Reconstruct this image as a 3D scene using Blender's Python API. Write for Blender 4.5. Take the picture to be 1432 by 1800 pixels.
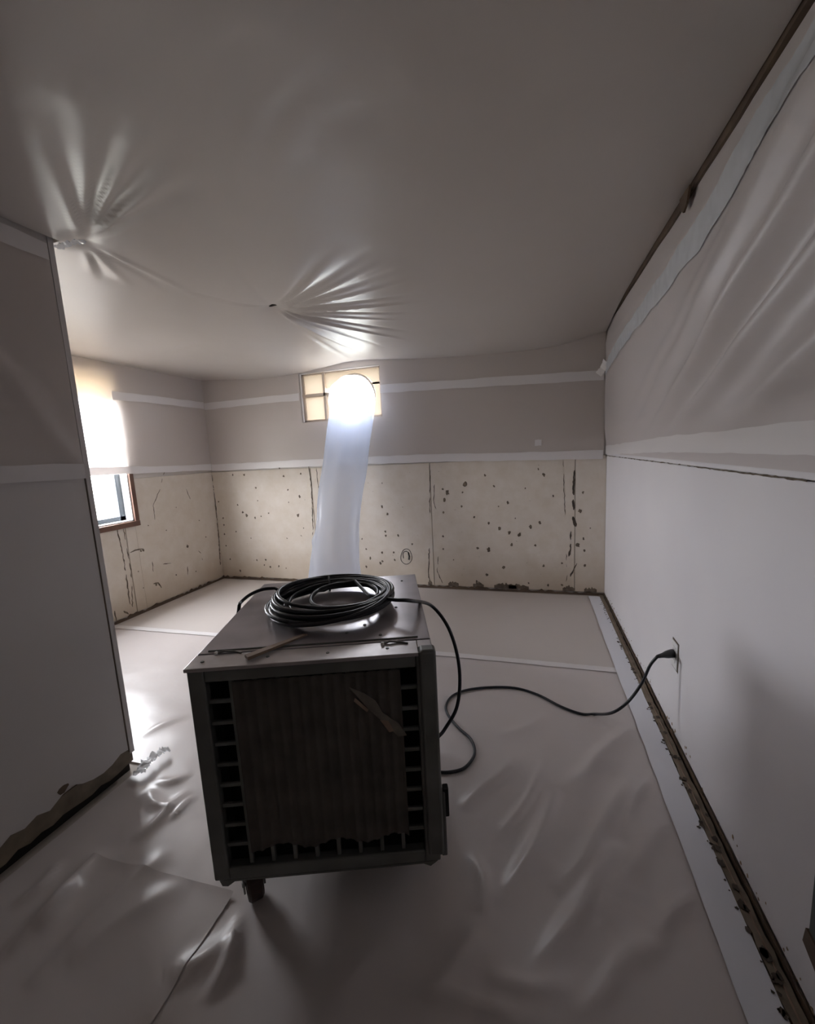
import bpy, math, random
import numpy as np
from mathutils import Vector, Matrix

# ------------------------------------------------------------------ camera, sky, exposure
S = bpy.context.scene
for o in list(bpy.data.objects):
    bpy.data.objects.remove(o)
COL = S.collection
YAW, PITCH, ROLL, FPX, CAMH = -0.296, -0.1431, -0.0515, 725.25, 1.31
_f = Vector((math.sin(YAW) * math.cos(PITCH), math.cos(YAW) * math.cos(PITCH), math.sin(PITCH)))
_r0 = Vector((math.cos(YAW), -math.sin(YAW), 0.0))
_u0 = _r0.cross(_f)
_r = _r0 * math.cos(ROLL) + _u0 * math.sin(ROLL)
_u = -_r0 * math.sin(ROLL) + _u0 * math.cos(ROLL)
cam_d = bpy.data.cameras.new('camera')
cam = bpy.data.objects.new('camera', cam_d)
COL.objects.link(cam)
cam_d.sensor_fit = 'HORIZONTAL'
cam_d.sensor_width = 36.0
cam_d.lens = 36.0 * FPX / 1432.0
cam_d.clip_start = 0.02
M3 = Matrix((_r, _u, -_f)).transposed()
cam.matrix_world = Matrix.Translation((0, 0, CAMH)) @ M3.to_4x4()
S.camera = cam

world = bpy.data.worlds.new('overcast_sky')
S.world = world
world.use_nodes = True
bg = world.node_tree.nodes['Background']
bg.inputs['Strength'].default_value = 9.0
_wn, _wl = world.node_tree.nodes, world.node_tree.links
_tc = _wn.new('ShaderNodeTexCoord')
_sx = _wn.new('ShaderNodeSeparateXYZ')
_rp = _wn.new('ShaderNodeValToRGB')          # pale overcast sky over darker ground
_rp.color_ramp.elements[0].position = 0.46
_rp.color_ramp.elements[0].color = (0.27, 0.275, 0.25, 1)
_rp.color_ramp.elements[1].position = 0.51
_rp.color_ramp.elements[1].color = (0.92, 0.945, 1.0, 1)
_ma = _wn.new('ShaderNodeMath')
_ma.operation = 'MULTIPLY_ADD'
_ma.inputs[1].default_value = 0.5
_ma.inputs[2].default_value = 0.5
_wl.new(_tc.outputs['Generated'], _sx.inputs[0])
_wl.new(_sx.outputs['Z'], _ma.inputs[0])
_wl.new(_ma.outputs[0], _rp.inputs['Fac'])
_wl.new(_rp.outputs['Color'], bg.inputs['Color'])

def portal(name, loc, rot, sx, sy):
    """area-light portal: only guides the sampling of the sky through a window opening"""
    d = bpy.data.lights.new(name, 'AREA')
    d.shape = 'RECTANGLE'
    d.size, d.size_y = sx, sy
    d.cycles.is_portal = True
    o = bpy.data.objects.new(name, d)
    COL.objects.link(o)
    o.location = loc
    o.rotation_euler = rot
    return o

S.view_settings.view_transform = 'Standard'
S.view_settings.look = 'None'
S.view_settings.gamma = 1.0
S.view_settings.use_curve_mapping = False
S.view_settings.exposure = 2.5
try:
    S.cycles.max_bounces = 12
    S.cycles.diffuse_bounces = 8
    S.cycles.transparent_max_bounces = 8
    S.cycles.transmission_bounces = 4
    S.cycles.adaptive_threshold = 0.03
except Exception:
    pass

# ------------------------------------------------------------------ place: main dimensions (metres)
XR, YB, XL, XP, YP = 0.591, 3.744, -3.365, -1.663, 1.204   # right wall, far wall, window wall, partition face and end
ZC, YN = 2.31, -1.25                                        # ceiling, wall behind the viewer
PT = 0.115                                                  # partition thickness
portal('sky_portal_side_window', (XL - 0.16, 2.30, 1.46), (0, -math.pi / 2, 0), 1.32, 0.92)
portal('sky_portal_far_window', (-1.765, YB + 0.16, 1.885), (-math.pi / 2, 0, 0), 0.84, 0.48)

rng = np.random.default_rng(7)
random.seed(5)

def cast(px, py, ax, val):
    """point of a wall / floor plane that a spot of the photograph shows"""
    d = _f + _r * ((px - 716) / FPX) + _u * ((900 - py) / FPX)
    o = (0.0, 0.0, CAMH)
    t = (val - o[ax]) / d[ax]
    return (o[0] + d[0] * t, o[1] + d[1] * t, o[2] + d[2] * t)

# ------------------------------------------------------------------ helpers
def tag(o, label=None, cat=None, group=None, kind=None):
    if label: o['label'] = label
    if cat: o['category'] = cat
    if group: o['group'] = group
    if kind: o['kind'] = kind
    return o

def empty(name, loc=(0, 0, 0), rz=0.0):
    o = bpy.data.objects.new(name, None)
    COL.objects.link(o)
    o.location = loc
    o.rotation_euler = (0, 0, rz)
    o.empty_display_size = 0.05
    return o

class MB:
    """collects geometry; build() links it as one mesh object"""
    def __init__(self):
        self.v, self.f = [], []
    def add(self, v, f):
        n = len(self.v)
        self.v += [tuple(map(float, p)) for p in v]
        self.f += [tuple(i + n for i in q) for q in f]
        return self
    def box(self, x0, x1, y0, y1, z0, z1):
        v = [(x0, y0, z0), (x1, y0, z0), (x1, y1, z0), (x0, y1, z0), (x0, y0, z1), (x1, y0, z1), (x1, y1, z1), (x0, y1, z1)]
        return self.add(v, [(0, 3, 2, 1), (4, 5, 6, 7), (0, 1, 5, 4), (1, 2, 6, 5), (2, 3, 7, 6), (3, 0, 4, 7)])
    def cyl(self, c, axis, r, h, n=20, r2=None, cap=True):
        a = Vector(axis).normalized()
        t = a.orthogonal().normalized()
        b = a.cross(t)
        r2 = r if r2 is None else r2
        c = Vector(c)
        v, f = [], []
        for k in range(n):
            w = 2 * math.pi * k / n
            d = t * math.cos(w) + b * math.sin(w)
            v.append(c + d * r)
        for k in range(n):
            w = 2 * math.pi * k / n
            d = t * math.cos(w) + b * math.sin(w)
            v.append(c + a * h + d * r2)
        for k in range(n):
            j = (k + 1) % n
            f.append((k, j, n + j, n + k))
        if cap:
            f.append(tuple(reversed(range(n))))
            f.append(tuple(range(n, 2 * n)))
        return self.add(v, f)
    def tube(self, pts, rad, n=8, cap=True, closed=False):
        P = [Vector(p) for p in pts]
        m = len(P)
        R = rad if hasattr(rad, '__len__') else [rad] * m
        T = []
        for i in range(m):
            a, b = P[max(i - 1, 0)], P[min(i + 1, m - 1)]
            if closed:
                a, b = P[(i - 1) % m], P[(i + 1) % m]
            T.append((b - a).normalized())
        N = T[0].orthogonal().normalized()
        v, f = [], []
        for i in range(m):
            N = (N - T[i] * N.dot(T[i])).normalized()
            B = T[i].cross(N)
            for k in range(n):
                w = 2 * math.pi * k / n
                v.append(P[i] + (N * math.cos(w) + B * math.sin(w)) * R[i])
        for i in range(m - (0 if closed else 1)):
            i2 = (i + 1) % m
            for k in range(n):
                j = (k + 1) % n
                f.append((i * n + k, i * n + j, i2 * n + j, i2 * n + k))
        if cap and not closed:
            f.append(tuple(reversed(range(n))))
            f.append(tuple(range((m - 1) * n, m * n)))
        return self.add(v, f)
    def prism(self, outline, d0, d1, fn):
        """outline of (a,b) extruded from depth d0 to d1; fn(a,b,d) gives the point"""
        n = len(outline)
        v = [fn(a, b, d0) for a, b in outline] + [fn(a, b, d1) for a, b in outline]
        f = [tuple(range(n)), tuple(reversed(range(n, 2 * n)))]
        for k in range(n):
            j = (k + 1) % n
            f.append((k, n + k, n + j, j))
        return self.add(v, f)
    def build(self, name, mat, parent=None, smooth=False, bevel=0.0, seg=2):
        me = bpy.data.meshes.new(name)
        me.from_pydata(self.v, [], self.f)
        me.update()
        o = bpy.data.objects.new(name, me)
        COL.objects.link(o)
        if mat: me.materials.append(mat)
        if parent: o.parent = parent
        import bmesh
        bm = bmesh.new()
        bm.from_mesh(me)
        bmesh.ops.recalc_face_normals(bm, faces=bm.faces)
        bm.to_mesh(me)
        bm.free()
        if smooth:
            me.polygons.foreach_set('use_smooth', [True] * len(me.polygons))
        if bevel:
            b = o.modifiers.new('bevel', 'BEVEL')
            b.width = bevel
            b.segments = seg
            b.limit_method = 'ANGLE'
        return o

def grid_obj(name, X, Y, Z, mat, parent=None, keep=None):
    """smooth sheet from three equally shaped 2-D arrays"""
    n, m = X.shape
    V = np.stack([X, Y, Z], -1).reshape(-1, 3)
    I = np.arange(n * m).reshape(n, m)
    F = np.stack([I[:-1, :-1], I[1:, :-1], I[1:, 1:], I[:-1, 1:]], -1).reshape(-1, 4)
    if keep is not None:
        F = F[keep[:-1, :-1].reshape(-1)]
        used = np.unique(F)
        remap = -np.ones(n * m, int)
        remap[used] = np.arange(len(used))
        V, F = V[used], remap[F]
    me = bpy.data.meshes.new(name)
    me.vertices.add(len(V))
    me.vertices.foreach_set('co', V.astype(np.float32).ravel())
    me.loops.add(F.size)
    me.loops.foreach_set('vertex_index', F.astype(np.int32).ravel())
    me.polygons.add(len(F))
    me.polygons.foreach_set('loop_start', np.arange(0, F.size, 4, dtype=np.int32))
    me.polygons.foreach_set('use_smooth', np.ones(len(F), bool))
    me.update(calc_edges=True)
    me.validate()
    o = bpy.data.objects.new(name, me)
    COL.objects.link(o)
    me.materials.append(mat)
    if parent: o.parent = parent
    return o

def waves(seed, n, lo, hi):
    """soft random field: a sum of sines of random direction and wavelength"""
    g = np.random.default_rng(seed)
    L = np.exp(g.uniform(np.log(lo), np.log(hi), n))
    th = g.uniform(0, math.pi, n)
    ph = g.uniform(0, 2 * math.pi, n)
    def fn(a, b):
        out = 0 * a
        for k in range(n):
            out = out + np.sin(2 * math.pi * (a * math.cos(th[k]) + b * math.sin(th[k])) / L[k] + ph[k]) * (L[k] / hi)
        return out / math.sqrt(n)
    return fn

def ridge(A, B, p, q, amp, wid, sharp=0.0):
    """height of a fold running from p to q in the (a,b) plane"""
    p, q = np.array(p, float), np.array(q, float)
    d = q - p
    L = np.linalg.norm(d)
    d /= L
    s = ((A - p[0]) * d[0] + (B - p[1]) * d[1]) / L
    t = (A - p[0]) * -d[1] + (B - p[1]) * d[0]
    t = t + 0.012 * np.sin(s * 5.0 + p[0] * 9)
    e = np.clip(np.sin(np.clip(s, 0, 1) * math.pi), 0, 1) ** 0.7
    return amp * e * np.exp(-np.abs(t / wid) ** (2 - sharp))

def fan(A, B, c, rays, r0=0.03):
    """creases radiating from a pinned point c: rays = (a,b,amp,relative width)"""
    out = 0 * A
    da, db = A - c[0], B - c[1]
    rr = np.hypot(da, db) + 1e-6
    for (a, b, amp, w) in rays:
        L = math.hypot(a - c[0], b - c[1])
        ua, ub = (a - c[0]) / L, (b - c[1]) / L
        s = da * ua + db * ub
        t = -da * ub + db * ua
        e = np.clip(s / L, 0, 1.25)
        env = np.clip(s / 0.16, 0, 1) * np.clip(1.25 - e, 0, 1) ** 0.8
        out = out + amp * env * np.exp(-(t / np.maximum(w * (0.02 + 0.5 * np.abs(s)), 0.013)) ** 2)
    return out

# ------------------------------------------------------------------ materials
def newmat(name):
    m = bpy.data.materials.new(name)
    m.use_nodes = True
    nt = m.node_tree
    return m, nt, nt.nodes, nt.links, nt.nodes['Principled BSDF']

def noise_node(N, L, scale, detail=2, coord='Object', rough=0.55):
    tc = N.new('ShaderNodeTexCoord')
    t = N.new('ShaderNodeTexNoise')
    t.inputs['Scale'].default_value = scale
    t.inputs['Detail'].default_value = detail
    t.inputs['Roughness'].default_value = rough
    L.new(tc.outputs[coord], t.inputs['Vector'])
    return t

def mat_plain(name, c1, c2=None, rough=0.6, scale=6.0, metal=0.0, bump=0.0, bscale=60.0, spec=0.5):
    m, nt, N, L, P = newmat(name)
    P.inputs['Roughness'].default_value = rough
    P.inputs['Metallic'].default_value = metal
    P.inputs['Specular IOR Level'].default_value = spec
    P.inputs['Base Color'].default_value = (*c1, 1)
    if c2:
        t = noise_node(N, L, scale)
        r = N.new('ShaderNodeValToRGB')
        r.color_ramp.elements[0].position = 0.35
        r.color_ramp.elements[1].position = 0.68
        r.color_ramp.elements[0].color = (*c1, 1)
        r.color_ramp.elements[1].color = (*c2, 1)
        L.new(t.outputs['Fac'], r.inputs['Fac'])
        L.new(r.outputs['Color'], P.inputs['Base Color'])
    if bump:
        t2 = noise_node(N, L, bscale, 1)
        b = N.new('ShaderNodeBump')
        b.inputs['Strength'].default_value = bump
        b.inputs['Distance'].default_value = 0.004
        L.new(t2.outputs['Fac'], b.inputs['Height'])
        L.new(b.outputs['Normal'], P.inputs['Normal'])
    return m

def mat_film(name, col, rough=0.35, transp=0.15, transl=0.35, spec=0.5, bump=0.0, bscale=14.0, tcol=None):
    """milky polythene: reflects, scatters light through, lets a little straight through"""
    m, nt, N, L, P = newmat(name)
    P.inputs['Base Color'].default_value = (*col, 1)
    P.inputs['Roughness'].default_value = rough
    P.inputs['Specular IOR Level'].default_value = spec
    out = N['Material Output']
    tl = N.new('ShaderNodeBsdfTranslucent')
    tl.inputs['Color'].default_value = (*(tcol or col), 1)
    tr = N.new('ShaderNodeBsdfTransparent')
    tr.inputs['Color'].default_value = (0.97, 0.97, 0.97, 1)
    a = N.new('ShaderNodeMixShader')
    b = N.new('ShaderNodeMixShader')
    a.inputs[0].default_value = transl
    b.inputs[0].default_value = transp
    cur = P.outputs[0]
    if transl > 0:
        L.new(cur, a.inputs[1]); L.new(tl.outputs[0], a.inputs[2]); cur = a.outputs[0]
    if transp > 0:
        L.new(cur, b.inputs[1]); L.new(tr.outputs[0], b.inputs[2]); cur = b.outputs[0]
    L.new(cur, out.inputs['Surface'])
    if bump:
        t2 = noise_node(N, L, bscale, 1)
        t2.inputs['Distortion'].default_value = 0.8
        bp = N.new('ShaderNodeBump')
        bp.inputs['Strength'].default_value = bump
        bp.inputs['Distance'].default_value = 0.01
        L.new(t2.outputs['Fac'], bp.inputs['Height'])
        L.new(bp.outputs['Normal'], P.inputs['Normal'])
    return m

def mat_moldy(name, base, stain, axis_lo=0.0):
    """bare board, blotched, with a brown tide mark that rises unevenly from the floor"""
    m, nt, N, L, P = newmat(name)
    P.inputs['Roughness'].default_value = 0.75
    P.inputs['Specular IOR Level'].default_value = 0.25
    tc = N.new('ShaderNodeTexCoord')
    sp = N.new('ShaderNodeSeparateXYZ')
    L.new(tc.outputs['Object'], sp.inputs[0])
    n1 = noise_node(N, L, 2.2, 5)
    n2 = noise_node(N, L, 9.0, 6, rough=0.65)
    ma = N.new('ShaderNodeMath'); ma.operation = 'MULTIPLY_ADD'
    L.new(n1.outputs['Fac'], ma.inputs[0]); ma.inputs[1].default_value = -0.55
    L.new(sp.outputs['Z'], ma.inputs[2])
    mr = N.new('ShaderNodeMapRange')
    mr.inputs['From Min'].default_value = -0.28; mr.inputs['From Max'].default_value = 0.10
    mr.inputs['To Min'].default_value = 0.75; mr.inputs['To Max'].default_value = 0.0
    L.new(ma.outputs[0], mr.inputs['Value'])
    r = N.new('ShaderNodeValToRGB')
    r.color_ramp.elements[0].position = 0.3; r.color_ramp.elements[1].position = 0.75
    r.color_ramp.elements[0].color = (base[0] * 0.90, base[1] * 0.87, base[2] * 0.82, 1)
    r.color_ramp.elements[1].color = (*base, 1)
    L.new(n2.outputs['Fac'], r.inputs['Fac'])
    mx = N.new('ShaderNodeMix'); mx.data_type = 'RGBA'
    L.new(mr.outputs[0], mx.inputs[0])
    L.new(r.outputs['Color'], mx.inputs[6])
    mx.inputs[7].default_value = (*stain, 1)
    L.new(mx.outputs[2], P.inputs['Base Color'])
    return m

W_UP = mat_plain('painted_drywall', (0.62, 0.58, 0.54), (0.66, 0.62, 0.58), 0.7, 3.0)
W_RIGHT = mat_plain('white_painted_drywall', (0.78, 0.76, 0.775), (0.73, 0.71, 0.735), 0.55, 1.3, bump=0.05, bscale=90)
W_PART = mat_plain('partition_drywall', (0.66, 0.63, 0.62), (0.61, 0.58, 0.57), 0.6, 1.6, bump=0.05, bscale=90)
W_BACK = mat_moldy('bare_stained_drywall', (0.73, 0.67, 0.60), (0.47, 0.38, 0.28))
CEIL = mat_plain('ceiling_board', (0.6, 0.57, 0.54), None, 0.8)
SUBFLOOR = mat_plain('subfloor', (0.55, 0.49, 0.44), (0.48, 0.43, 0.38), 0.8, 4)
FILM_C = mat_film('ceiling_polythene', (0.66, 0.61, 0.57), 0.33, 0.0, 0.2, 0.55)
FILM_W = mat_film('wall_polythene', (0.68, 0.62, 0.585), 0.36, 0.06, 0.22, 0.45)
FILM_R = mat_film('draped_polythene', (0.66, 0.61, 0.60), 0.42, 0.0, 0.18, 0.6)
FILM_F = mat_film('floor_polythene', (0.64, 0.585, 0.55), 0.4, 0.0, 0.08, 0.45, bump=0.08, bscale=12)
FILM_F2 = mat_film('floor_polythene_second_layer', (0.64, 0.585, 0.565), 0.34, 0.0, 0.08, 0.5, bump=0.08, bscale=12)
DUCT = mat_film('clear_duct_film', (0.68, 0.72, 0.78), 0.22, 0.58, 0.5, 0.6, tcol=(0.58, 0.68, 0.92))
TAPE = mat_film('white_sheeting_tape', (0.80, 0.77, 0.765), 0.36, 0.0, 0.12, 0.5)
TAPE_S = mat_film('shiny_bluish_tape', (0.72, 0.75, 0.79), 0.26, 0.0, 0.15, 0.6)
TAPE_B = mat_film('bluish_floor_tape', (0.76, 0.77, 0.82), 0.35, 0.0, 0.0, 0.5)
CRINKLE = mat_film('shiny_clear_film', (0.85, 0.87, 0.9), 0.12, 0.15, 0.2, 0.9)
BROWN = mat_plain('dark_brown_wood_and_gaps', (0.085, 0.055, 0.038), (0.14, 0.095, 0.06), 0.65, 9, bump=0.3)  # wood colour, also the painted dark of the gap along the ceiling
TRIMB = mat_plain('brown_window_trim', (0.12, 0.055, 0.035), (0.16, 0.08, 0.05), 0.5, 8)
OLIVE = mat_plain('exposed_sill_plate', (0.25, 0.205, 0.15), (0.16, 0.125, 0.09), 0.8, 14, bump=0.4)
MOLD = mat_plain('mold', (0.10, 0.075, 0.055), (0.19, 0.15, 0.11), 0.9, 30)
MOLD_D = mat_plain('dark_mold', (0.055, 0.042, 0.034), (0.11, 0.085, 0.065), 0.9, 30)
INK = mat_plain('black_marker_ink', (0.02, 0.02, 0.022), None, 0.6)
DARK = mat_plain('dark_gap', (0.025, 0.02, 0.017), None, 0.9)
ADH = mat_plain('brown_glue_residue', (0.36, 0.25, 0.15), (0.24, 0.16, 0.095), 0.8, 18)
VINYL = mat_plain('white_vinyl_frame', (0.8, 0.82, 0.84), None, 0.4)
SASHG = mat_plain('grey_sash', (0.07, 0.08, 0.09), None, 0.5)
BLIND = mat_film('cream_blind', (0.76, 0.68, 0.55), 0.7, 0.0, 0.6, 0.2)
CREAM = mat_film('cream_translucent_pane', (0.30, 0.245, 0.185), 0.6, 0.0, 0.12, 0.2)
CARD = mat_plain('beige_window_board', (0.58, 0.48, 0.38), (0.50, 0.41, 0.32), 0.8, 6)
CAB = mat_plain('grey_green_cabinet_metal', (0.17, 0.175, 0.165), (0.12, 0.122, 0.112), 0.42, 7, metal=0.35)
TOPM = mat_plain('scuffed_galvanised_metal', (0.46, 0.43, 0.455), (0.31, 0.285, 0.30), 0.30, 5, metal=0.45, bump=0.08, bscale=25)
EDGE = mat_plain('worn_bare_metal_edge', (0.46, 0.43, 0.43), (0.33, 0.30, 0.30), 0.38, 12, metal=0.6)
PAD = mat_plain('dusty_filter_media', (0.105, 0.092, 0.078), (0.075, 0.066, 0.057), 0.95, 12, bump=0.4, bscale=80)
BLACK = mat_plain('cabinet_inside', (0.012, 0.012, 0.011), None, 0.8)
RUBBER = mat_plain('dark_brown_rubber', (0.045, 0.022, 0.016), (0.025, 0.014, 0.011), 0.6, 10)
STEEL = mat_plain('caster_steel', (0.2, 0.2, 0.19), None, 0.4, metal=0.8)
CABLE = mat_plain('black_cable_jacket', (0.008, 0.009, 0.013), (0.013, 0.015, 0.022), 0.36, 20)
PLUGM = mat_plain('black_plug_rubber', (0.010, 0.010, 0.011), None, 0.45)
SHIM = mat_plain('raw_brown_wood', (0.30, 0.21, 0.155), (0.23, 0.155, 0.11), 0.7, 18)
CREAMTAPE = mat_plain('old_cream_label', (0.19, 0.165, 0.135), (0.13, 0.112, 0.092), 0.7, 25)
PLATE = mat_plain('white_outlet_plastic', (0.74, 0.73, 0.72), None, 0.35)
GREEN = mat_plain('dark_green_casing_paint', (0.055, 0.075, 0.07), (0.075, 0.085, 0.075), 0.5, 10)
STAPLE = mat_plain('staple_steel', (0.16, 0.14, 0.13), None, 0.4, metal=0.6)
WHITEBIT = mat_plain('white_paint_chip', (0.8, 0.8, 0.78), None, 0.5)

# ------------------------------------------------------------------ room shell
def struct(name, mb, mat, parent=None, **k):
    o = mb.build(name, mat, parent, **k)
    if parent is None: o['kind'] = 'structure'
    return o

floor = struct('floor', MB().box(XL - 0.2, XR + 0.2, YN - 0.1, YB + 0.2, -0.1, 0.0), SUBFLOOR)
ceiling = struct('ceiling', MB().box(XL - 0.2, XR + 0.2, YN - 0.1, YB + 0.2, ZC, ZC + 0.1), CEIL)
# far wall with the small high window
BWX0, BWX1, BWZ0, BWZ1 = -2.185, -1.345, 1.655, 2.125
TH = 0.14
Yw = YB + 0.012
wb = MB()
wb.box(XL - TH, BWX0, Yw, Yw + TH, 0, ZC).box(BWX1, XR + TH, Yw, Yw + TH, 0, ZC)
wb.box(BWX0, BWX1, Yw, Yw + TH, 0, BWZ0).box(BWX0, BWX1, Yw, Yw + TH, BWZ1, ZC)
wall_back = struct('wall_back', wb, W_UP)
# window wall with the tall side window
SWY0, SWY1, SWZ0, SWZ1 = 1.86, 2.755, 0.835, 2.115
Xw = XL - 0.012
wl = MB()
wl.box(Xw - TH, Xw, 0.2, SWY0, 0, ZC).box(Xw - TH, Xw, SWY1, YB + TH, 0, ZC)
wl.box(Xw - TH, Xw, SWY0, SWY1, 0, SWZ0).box(Xw - TH, Xw, SWY0, SWY1, SWZ1, ZC)
wall_left = struct('wall_left', wl, W_UP)
wall_right = struct('wall_right', MB().box(XR + 0.012, XR + TH, YN, YB + 0.02, 0, ZC), W_UP)
wall_near = struct('wall_near', MB().box(XP - PT, XR + TH, YN - 0.1, YN, 0, ZC), W_UP)
wall_alcove = struct('wall_alcove', MB().box(XL - TH, XP - PT, 0.1, 0.2, 0, ZC), W_UP)

# lower boards, each one a panel of its own, with open joints
def panel(parent, b, mat):
    return b.build('drywall_panel', mat, parent, bevel=0.002, seg=1)
seams = [XL, -2.147, -0.905, 0.352, XR]
for a, b in zip(seams[:-1], seams[1:]):
    panel(wall_back, MB().box(a + (0.003 if a > XL else 0), b - (0.003 if b < XR else 0), YB, Yw, 0.028, 1.205), W_BACK)
yl = [0.2, 1.44, 2.66, YB]
for a, b in zip(yl[:-1], yl[1:]):
    if a < 1.5 and b > 1.5:      # panel under the window, notched at its sill
        panel(wall_left, MB().box(Xw, XL, a + .003, b - .003, 0.028, SWZ0 - 0.002).box(Xw, XL, a + .003, SWY0 - 0.002, SWZ0 - 0.002, 1.205), W_BACK)
    elif b > 3:
        panel(wall_left, MB().box(Xw, XL, SWY1 + 0.002, b, 0.028, 1.205).box(Xw, XL, a + .003, SWY1 + 0.002, 0.028, SWZ0 - 0.002), W_BACK)
    else:
        panel(wall_left, MB().box(Xw, XL, a, b - .003, 0.028, 1.205), W_BACK)
panel(wall_right, MB().box(XR, XR + 0.012, YN, YB, 0.03, 1.200), W_RIGHT)
panel(wall_right, MB().box(XR, XR + 0.012, YN, YB, 1.2035, ZC), W_RIGHT)

# partition: studs and plate inside, torn board on the room face
part = MB()
part.box(XP - PT, XP - 0.013, YN, YP - 0.004, 0.10, ZC)
wall_partition = struct('wall_partition', part, W_UP)
outl = []
g = random.Random(11)
ys = np.linspace(YN, YP - 0.02, 64)
for y in ys:
    z = 0.108 + g.uniform(-0.012, 0.016) + 0.006 * math.sin(y * 4.0)
    if 0.90 < y < 0.965: z += 0.030
    outl.append((y, z))
outl += [(YP - 0.02, ZC), (YN, ZC)]
MB().prism(outl, 0, 0.013, lambda a, b, d: (XP - d, a, b)).build('drywall_panel', W_PART, wall_partition)
sp = []
for y in np.linspace(YN, YP - 0.006, 70):
    sp.append((y, 0.042 + g.uniform(-0.006, 0.010)))
sp += [(YP - 0.006, 0.12), (YN, 0.12)]
MB().prism(sp, 0.006, 0.10, lambda a, b, d: (XP - d, a, b)).build('sill_plate', OLIVE, wall_partition)
MB().box(XP - 0.10, XP - 0.028, YN, YP - 0.01, 0.0, 0.06).build('dark_gap', DARK, wall_partition)
# hole knocked in the board
notch = [(0.925 + 0.020 * math.cos(t) * g.uniform(.7, 1.2), 0.148 + 0.016 * math.sin(t) * g.uniform(.7, 1.2)) for t in np.linspace(0, 6.0, 11)]
MB().prism(notch, -0.0012, 0.004, lambda a, b, d: (XP - d, a, b)).build('torn_hole', BROWN, wall_partition)
# corner bead on the free end
MB().box(XP - 0.004, XP + 0.003, YP - 0.020, YP, 0.09, ZC).box(XP - PT, XP, YP - 0.004, YP, 0.09, ZC).build('corner_bead', W_PART, wall_partition, bevel=0.001)
MB().box(XP - 0.001, XP + 0.0012, YP - 0.0245, YP - 0.0205, 0.10, 1.31).build('bead_joint', BROWN, wall_partition)

# stained remains where the baseboards were pulled
def residue(name, pts, hgt, thick, fn, mat, seed, n=90):
    g = random.Random(seed)
    (a0, a1) = pts
    o = []
    for k in range(n):
        t = k / (n - 1)
        o.append((a0 + (a1 - a0) * t, hgt * (0.6 + 0.55 * g.random() + (0.5 if g.random() < .1 else 0))))
    o += [(a1, 0.0), (a0, 0.0)]
    ob = MB().prism(o, 0, thick, fn).build(name, mat)
    ob['kind'] = 'structure'
    return ob
residue('baseboard_back', (XL, XR - 0.001), 0.026, 0.006, lambda a, b, d: (a, YB - 0.001 - d, b + 0.001), BROWN, 3, 140)
residue('baseboard_left', (0.21, YB), 0.024, 0.006, lambda a, b, d: (XL + 0.001 + d, a, b + 0.001), BROWN, 4, 120)
residue('baseboard_right', (YN, YB - 0.01), 0.024, 0.005, lambda a, b, d: (XR - 0.001 - d, a, b + 0.001), BROWN, 5, 160)
# tack strip left on the floor along the right wall
g = random.Random(21)
lo, hi = [], []
for y in np.linspace(YN, YB - 0.02, 150):
    lo.append((XR - 0.046 + g.uniform(-0.006, 0.004), y))
    hi.append((XR - 0.014 + g.uniform(-0.003, 0.003), y))
ts = MB().prism(lo + hi[::-1], 0.001, 0.013, lambda a, b, d: (a, b, d)).build('trim_1', OLIVE)
ts['kind'] = 'structure'
tg = MB().prism([(XR - 0.014, YN), (XR - 0.014, YB - .02), (XR - 0.006, YB - .02), (XR - 0.006, YN)], 0.0005, 0.003, lambda a, b, d: (a, b, d)).build('gap', DARK, ts)
# thin bright wear line on the strip
MB().tube([(XR - 0.030 + 0.002 * math.sin(y * 7), y, 0.0135) for y in np.linspace(0.9, 3.5, 60)], 0.0022, 5).build('worn_edge', SHIM, ts)
# brown strip, painted stand-in for the shaded gap between ceiling and right wall
cs = []
for y in np.linspace(YN, YB - 0.01, 40):
    cs.append((y, 2.214 + 0.010 * math.sin(y * 2.3) + 0.004 * math.sin(y * 11)))
cs += [(YB - 0.01, ZC), (YN, ZC)]
ct = MB().prism(cs, 0.002, 0.020, lambda a, b, d: (XR - d, a, b)).build('ceiling_gap_strip', BROWN)
ct['kind'] = 'structure'
# end of the dark casing that hangs down the right wall
dc = empty('trim_3', (XR, 0.968, 0.17)); dc['kind'] = 'structure'
MB().box(-0.018, -0.001, -0.062, 0.000, 0.055, 1.2).build('casing_board', GREEN, dc, bevel=0.003)
MB().prism([(-0.058, 0.012), (-0.045, 0.0), (-0.02, 0.010), (0.008, 0.022), (0.002, 0.062), (-0.058, 0.056)], 0.001, 0.022, lambda a, b, d: (-d, a, b)).build('broken_end', BROWN, dc)

# ------------------------------------------------------------------ side window (tall, in the left wall)
w1 = empty('window_1', (XL, SWY1, SWZ0)); w1['kind'] = 'structure'
def at_w1(mb, name, mat, parent=w1, **k):
    o = mb.build(name, mat, parent, **k)
    o.matrix_parent_inverse = Matrix.Translation(-Vector((XL, SWY1, SWZ0)))
    return o
at_w1(MB().box(XL, XL + 0.018, SWY1, SWY1 + 0.040, SWZ0 - 0.045, 1.33), 'side_casing', TRIMB, bevel=0.003)
at_w1(MB().box(XL, XL + 0.022, SWY0, SWY1 + 0.040, SWZ0 - 0.045, SWZ0), 'bottom_casing', TRIMB, bevel=0.003)
at_w1(MB().box(Xw - TH, XL, SWY1 - 0.012, SWY1, SWZ0, SWZ1), 'jamb', VINYL)
at_w1(MB().box(Xw - TH, XL, SWY0, SWY0 + 0.012, SWZ0, SWZ1), 'jamb', VINYL)
at_w1(MB().box(Xw - TH, XL, SWY0, SWY1, SWZ0 - 0.002, SWZ0 + 0.012), 'sill', VINYL)
at_w1(MB().box(Xw - TH, XL, SWY0, SWY1, SWZ1 - 0.012, SWZ1), 'head', VINYL)
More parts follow.
